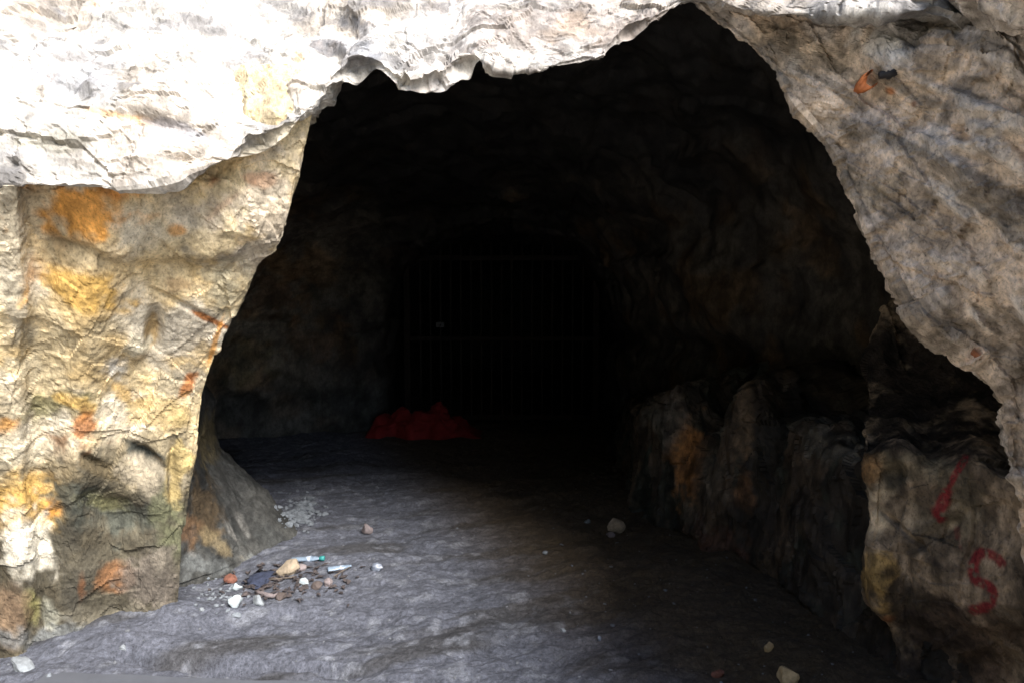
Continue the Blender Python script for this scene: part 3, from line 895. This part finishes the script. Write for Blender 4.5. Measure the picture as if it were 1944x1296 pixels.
stone('stone', 377, 387, 1150, 1162, 'white', 21, 'tiny whitish stone on the dirt left of the paper wads', sub=2)
stone('plastic_scrap', 704, 726, 1069, 1086, 'film', 23, 'crumpled grey-blue plastic scrap alone on the floor right of the litter', 'plastic scrap', wrinkle=.4)
stone('clod', 588, 612, 1104, 1119, 'brown', 25, 'dark brown clod between the white paper wad and pinkish stone', 'clod')
stone('cloth_rag', 456, 512, 1083, 1116, 'navy', 27, 'dark navy crumpled rag in the middle of the litter heap', 'rag', deep=.10, wrinkle=.7, flat=.4, sub=4)
stone('stone', 560, 580, 1070, 1084, 'pink', 28, 'dull grey stone touching the right end of the tan stone')
# stones elsewhere
stone('stone', 682, 707, 992, 1016, 'pink', 31, 'pale squarish stone standing alone in the middle of the floor')
stone('stone', 1151, 1186, 984, 1012, 'tan', 33, 'tan stone at the foot of the dark rock bench')
stone('stone', 1151, 1169, 1010, 1020, 'pink', 35, 'small stone in front of the tan stone by the rock bench', sub=2)
stone('stone', 1108, 1122, 984, 993, 'grey', 37, 'small grey stone in the dark left of the tan stone', sub=2)
stone('stone', 1474, 1520, 1264, 1300, 'ochre', 39, 'ochre stone at the bottom edge on the right, largest there', rz=-15)
stone('stone', 1448, 1470, 1218, 1240, 'ochre', 41, 'small ochre stone above the large bottom edge stone')
stone('stone', 1352, 1378, 1270, 1288, 'brick', 43, 'small reddish stone left of the large bottom edge stone')
stone('stone', 8, 62, 1250, 1277, 'white', 45, 'white jagged stone in the bottom left corner', rz=20, deep=.04, flat=.75)
stone('stone', 226, 240, 1223, 1236, 'white', 47, 'small white stone on the dirt at the pillar foot', sub=2)
stone('stone', 84, 98, 1276, 1288, 'grey', 49, 'tiny grey stone right of the white jagged corner stone', sub=2)
stone('stone', 1030, 1042, 1043, 1053, 'white', 51, 'tiny white stone alone near the middle of the shaded floor', sub=2)
stone('glass_chip', 1133, 1143, 1206, 1217, 'film', 53, 'tiny shiny chip on the lit floor near its shadow edge', 'glass chip', sub=2)
stone('stone', 1063, 1075, 1190, 1200, 'white', 55, 'tiny pale stone left of the shiny chip', sub=2)


# pale chips of rubble beside the buttress
def scatter(name, spots, mat, **props):
    bm = bmesh.new()
    for (x, y, z, s, sd) in spots:
        r = random.Random(sd)
        vs = bmesh.ops.create_icosphere(bm, subdivisions=1, radius=1)['verts']
        M = Matrix.Translation((x, y, z)) @ Matrix.Rotation(r.uniform(0, 6.28), 4, 'Z') @ Matrix.Rotation(r.uniform(-.5, .5), 4, 'X') @ Matrix.Diagonal((s * r.uniform(.7, 1.5), s * r.uniform(.6, 1.1), s * r.uniform(.4, .8), 1))
        for v in vs:
            v.co = M @ (v.co * r.uniform(.75, 1.2))
    return bm_obj(name, bm, mat, None, False, **props)


sp = []
for k in range(190):
    px, py = rng.gauss(568, 19), rng.gauss(972, 15)
    p = put(px, py)
    sp.append((p.x, p.y, p.z + .004, rng.choice((.004, .006, .008, .012, .02, .027)), k))
for k in range(50):
    px, py = rng.gauss(425, 30), rng.gauss(1128, 14)
    p = put(px, py)
    sp.append((p.x, p.y, p.z + .003, rng.uniform(.005, .013), 500 + k))
scatter('rubble', sp, MS['grey'], kind='stuff', label='pale grey rubble chips strewn beside the low grey rock and litter')
sp = []
while len(sp) < 1500:
    x, y = rng.uniform(-2.2, 2.2), 2.4 + 5.0 * rng.random() ** 1.7
    z = float(floor_z(np.array([[x, y, 0.0]]))[0])
    sp.append((x, y, z + .001, .002 + .009 * rng.random() ** 5, len(sp)))
scatter('gravel', sp, rough((.13, .135, .145), 'grit'), kind='stuff', label='fine grey gravel scattered over the dirt floor')


bm = bmesh.new()
for k in range(150):
    px, py = rng.gauss(530, 62), rng.gauss(1105, 19)
    if py < 1062 + .1 * abs(px - 530) and px < 480:
        continue
    p, nn = hit(px, py)
    if nn.z < .7:
        continue
    a, l, wd = rng.uniform(0, 6.28), rng.uniform(.008, .034), rng.uniform(.004, .012)
    ca_, sa_ = math.cos(a), math.sin(a)
    top, bot = [], []
    for u_, v_ in ((-1, 0), (-.3, -1), (.5, -.8), (1, .1), (.4, .9), (-.4, .8)):
        q_ = (p.x + ca_ * u_ * l - sa_ * v_ * wd, p.y + sa_ * u_ * l + ca_ * v_ * wd)
        zz = p.z + .006 + .012 * abs(v_) * rng.random() + .008 * rng.random()
        top.append(bm.verts.new((*q_, zz)))
        bot.append(bm.verts.new((*q_, zz - .0025)))
    bm.faces.new(top)
    bm.faces.new(bot[::-1])
    for i_ in range(6):
        bm.faces.new((top[i_ - 1], bot[i_ - 1], bot[i_], top[i_]))
bm_obj('leaf_litter', bm, mat_plain('dead_leaves', (.07, .055, .05), .9, .5, 60, .2, col2=(.02, .018, .02)), None, False, kind='stuff', label='dark dead leaves and scraps scattered through the litter heap')


# sticks
def stick(pts, rad, mat, name, label, cat='stick', group=None, rise=.012):
    ws = [Vector(put(*p)) + Vector((0, 0, rise)) for p in pts]
    bm = bmesh.new()
    rings = []
    for i, p in enumerate(ws):
        t = (ws[min(i + 1, len(ws) - 1)] - ws[max(i - 1, 0)]).normalized()
        u = t.cross(Vector((0, 0, 1))).normalized()
        v = u.cross(t)
        rr = rad * rng.uniform(.75, 1.2)
        rings.append([bm.verts.new(p + (u * math.cos(a) + v * math.sin(a)) * rr) for a in [k * math.pi / 4 for k in range(8)]])
    for a, b in zip(rings[:-1], rings[1:]):
        for k in range(8):
            bm.faces.new((a[k], a[(k + 1) % 8], b[(k + 1) % 8], b[k]))
    bm.faces.new(rings[0][::-1])
    bm.faces.new(rings[-1])
    return bm_obj(name, bm, mat, None, True, label=label, category=cat)


stick([(486, 1127), (498, 1131), (508, 1134), (520, 1136), (528, 1132)], .011, MS['pink'], 'stick', 'thick pale stick at the front of the litter heap', rise=.014)
stick([(512, 1103), (530, 1102), (548, 1100), (562, 1098)], .005, MS['wood'], 'stick', 'thin dry twig under the tan elongated stone')
stick([(634, 1100), (650, 1090), (664, 1082)], .0025, MS['wood'], 'stick', 'thin stem rising right of the pinkish stone', rise=.02)


# bottles
def lathe(prof, seg=24, squash=None):
    bm = bmesh.new()
    rings = []
    for (r, z) in prof:
        rings.append([bm.verts.new((r * math.cos(2 * math.pi * k / seg), r * math.sin(2 * math.pi * k / seg), z)) for k in range(seg)])
    for a, b in zip(rings[:-1], rings[1:]):
        for k in range(seg):
            bm.faces.new((a[k], a[(k + 1) % seg], b[(k + 1) % seg], b[k]))
    bm.faces.new(rings[0][::-1])
    bm.faces.new(rings[-1])
    if squash:
        for v in bm.verts:
            f = fbm(np.array([v.co[:]]), 25, 2, squash)[0]
            v.co.x *= 1 + .25 * f
            v.co.y *= .62 + .2 * f
    return bm


M_PET = mat_plain('clear_plastic', (.30, .38, .47), .22, .25, 14, .1, spec=.6, alpha_tr=.35)
M_CAP = mat_plain('teal_plastic', (.03, .20, .19), .4, .2, 30, .05, spec=.5)
M_LABEL = mat_plain('bleached_label', (.36, .40, .47), .6, .15, 30, .05)


def bottle(pa, pb, rad, cap, label, squash):
    a, b = Vector(put(*pa)), Vector(put(*pb))
    ln = (b - a).length
    o = empty('plastic_bottle', a + Vector((0, 0, rad * .75)), label=label, category='bottle')
    o.rotation_euler = (b - a).to_track_quat('Z', 'Y').to_euler()
    k = ln
    bm_obj('body', lathe([(rad * .5, 0), (rad * .9, .01 * k), (rad, .05 * k), (rad * .95, .2 * k), (rad, .24 * k), (rad * .94, .4 * k), (rad, .44 * k), (rad, .62 * k), (rad * .85, .7 * k), (rad * .45, .82 * k), (rad * .36, .86 * k), (rad * .36, .9 * k)], squash=squash), M_PET, o)
    bm_obj('label_band', lathe([(rad * .98, .46 * k), (rad * 1.03, .47 * k), (rad * 1.03, .60 * k), (rad * .98, .61 * k)], squash=squash), M_LABEL, o)
    if cap:
        bm_obj('cap', lathe([(rad * .5, .86 * k), (rad * .62, .865 * k), (rad * .62, .985 * k), (rad * .5, 1.0 * k)], 20), M_CAP, o)
        bm_obj('neck', lathe([(rad * .92, .66 * k), (rad * .88, .71 * k), (rad * .5, .83 * k), (rad * .4, .862 * k)], 20, squash), M_PET, o)
    return o


bottle((553, 1067), (616, 1064), .021, True, 'clear plastic bottle with teal cap lying above the tan stone', 3)
bottle((622, 1086), (672, 1077), .020, False, 'crushed dull grey plastic bottle without cap right of the tan stone', 8)

# concrete slab at the threshold
H = .012


def at_h(px, py, h):
    d = FD(py) * (EYE - h) / EYE
    return Vector(P(px, py, d))


A, B = at_h(95, 1272, H), at_h(790, 1296, H)
bm = bmesh.new()
N = 40
top = []
for i in range(N + 1):
    t = i / N
    e = A.lerp(B, t)
    wv = .004 * math.sin(9 * t) + .003 * math.sin(31 * t)
    top.append((e.x, e.y + wv))
ra = [[bm.verts.new((x, y, -.05)) for x, y in top], [bm.verts.new((x, y, H - .012)) for x, y in top], [bm.verts.new((x, y - .012, H)) for x, y in top],
      [bm.verts.new((x, y - .5, H + .002)) for x, y in top], [bm.verts.new((x + .02, y - .92, H)) for x, y in top], [bm.verts.new((x + .02, y - .93, -.05)) for x, y in top]]
for a, b in zip(ra[:-1], ra[1:]):
    for k in range(N):
        bm.faces.new((a[k], a[k + 1], b[k + 1], b[k]))
bm.faces.new([r[0] for r in ra])
bm.faces.new([r[-1] for r in ra][::-1])
bmesh.ops.recalc_face_normals(bm, faces=bm.faces[:])
bm_obj('concrete_slab', bm, mat_plain('smooth_concrete', (.075, .079, .09), .8, .12, 9, .12), None, False,
       label='smooth grey concrete slab along the bottom left edge', category='slab')

# barred gate at the back
M_IRON = mat_plain('rusted_iron', (.03, .024, .02), .9, .4, 30, .3, metal=.0, col2=(.014, .011, .01), spec=.1)
gate = empty('barred_gate', (-.12, 7.86, 0), label='dark iron gate of upright bars closing the passage at the back', category='gate')


def box(sx, sy, sz, loc, bev=.006):
    b = bmesh.new()
    bmesh.ops.create_cube(b, size=1)
    for v in b.verts:
        v.co = Vector((v.co.x * sx + loc[0], v.co.y * sy + loc[1], v.co.z * sz + loc[2]))
    bmesh.ops.bevel(b, geom=b.edges[:], offset=bev, segments=1, affect='EDGES')
    return b


GW, GH = 2.1, 1.92
bm_obj('rail', box(GW, .05, .06, (0, 0, .09)), M_IRON, gate, False)
bm_obj('rail', box(GW, .05, .06, (0, 0, GH)), M_IRON, gate, False)
bm_obj('rail', box(GW, .044, .05, (0, 0, 1.0)), M_IRON, gate, False)
for s in (-1, 1):
    bm_obj('post', box(.07, .07, 2.02, (s * (GW / 2 + .035), 0, 1.01)), M_IRON, gate, False)
bar = None
nb = 17
for i in range(nb):
    x = -GW / 2 + (i + 1) * GW / (nb + 1)
    if bar is None:
        bar = bm_obj('bar', lathe([(.011, .02), (.012, .03), (.012, GH + .1), (.003, GH + .2)], 10), M_IRON, gate)
        bar.location = (x, -.0, 0)
    else:
        o = bar.copy()
        COL.objects.link(o)
        o.parent = gate
        o.location = (x, 0, 0)
pl = bm_obj('lock_plate', box(.10, .03, .06, (-.70, -.045, 1.16)), mat_plain('dull_steel', (.07, .07, .072), .5, .3, 30, .1), gate, False)
bm_obj('keyhole', box(.014, .01, .026, (-.70, -.062, 1.155), .003), M_IRON, pl, False)

# red blanket heaped by the back wall
NU, NV = 90, 60
bx0, bx1 = P(696, 820, 7.2)[0], P(915, 820, 7.2)[0]
u = np.linspace(0, 1, NU)
v = np.linspace(-1, 1, NV)
U, V = np.meshgrid(u, v)
ht = np.interp(u, [0, .04, .12, .2, .3, .38, .45, .52, .58, .63, .68, .75, .85, .95, 1], [0.02, .15, .24, .19, .27, .22, .25, .27, .31, .33, .25, .16, .09, .04, .01])[None, :] * np.ones_like(V)
ang = V * math.pi / 2
Xb = bx0 + (bx1 - bx0) * U
Yb = 7.27 + .2 * np.sin(ang) + .05 * np.sin(9 * U) + .04 * np.sin(23 * U + 2)
Zb = ht * np.cos(ang) ** .55
g = np.stack([Xb, Yb, Zb], -1)
q = g.copy()
fold = 1 - np.abs(fbm(q, (5, 7, 9), 3, 808)) * 1.5
n = normals(g)
if n[..., 1].mean() > 0:
    n = -n
g = g + np.where(n[..., 2:3] < -2, 0, 1) * n * (.045 * (fold - .5) + .018 * fbm(q, (7, 9, 5), 2, 813) + .006 * fbm(q, 22, 2, 818))[..., None] * smooth(0.0, .12, Zb)[..., None]
g[..., 2] += .0
M_RED = mat_plain('red_cloth', (.22, .014, .013), .8, .35, 9, .25)
bl = link('red_blanket', grid_mesh('red_blanket', g, None, M_RED), label='crumpled red blanket heaped on the floor before the back passage', category='blanket')

# orange scrap and black stub in the right wall
p, nn = hit(1636, 164)
p = p + Vector((0, -.03, 0)) + nn * .012
br = empty('rusty_bracket', p, label='bent orange rusty bracket with dark bolt stuck in the right rock wall', category='bracket')
M_RUST = mat_plain('orange_rust', (.48, .15, .045), .75, .4, 60, .4)
M_BLACK = mat_plain('black_iron', (.025, .024, .026), .55, .3, 60, .2)
dep = p.y
s = dep / F


def hook():
    pts = [(9, -20), (-2, -17), (-9, -4), (-12, 8), (-6, 15), (4, 14), (12, 8), (16, 2)]
    wid = [6, 11, 15, 17, 16, 12, 8, 4]
    b = bmesh.new()
    ring = []
    for (x, y), w_ in zip(pts, wid):
        ring.append([b.verts.new(((x - w_ * .5 * k[0]) * s, k[1] * .012 - .012 - (.008 if abs(x) < 8 else 0), -(y + w_ * .3 * k[0]) * s)) for k in ((-1, -1), (1, -1), (1, 1), (-1, 1))])
    for a, c_ in zip(ring[:-1], ring[1:]):
        for k in range(4):
            b.faces.new((a[k], a[(k + 1) % 4], c_[(k + 1) % 4], c_[k]))
    b.faces.new(ring[0][::-1])
    b.faces.new(ring[-1])
    bmesh.ops.recalc_face_normals(b, faces=b.faces[:])
    return b


bm_obj('plate', hook(), M_RUST, br)
sb = lathe([(.002, -.002), (.012, 0), (.013, .02), (.017, .022), (.018, .04), (.014, .05), (.013, .075), (.002, .078)], 14)
o = bm_obj('bolt', sb, M_BLACK, br)
o.location = (15 * s, -.04, 8 * s)
o.rotation_euler = (R(10), R(82), 0)
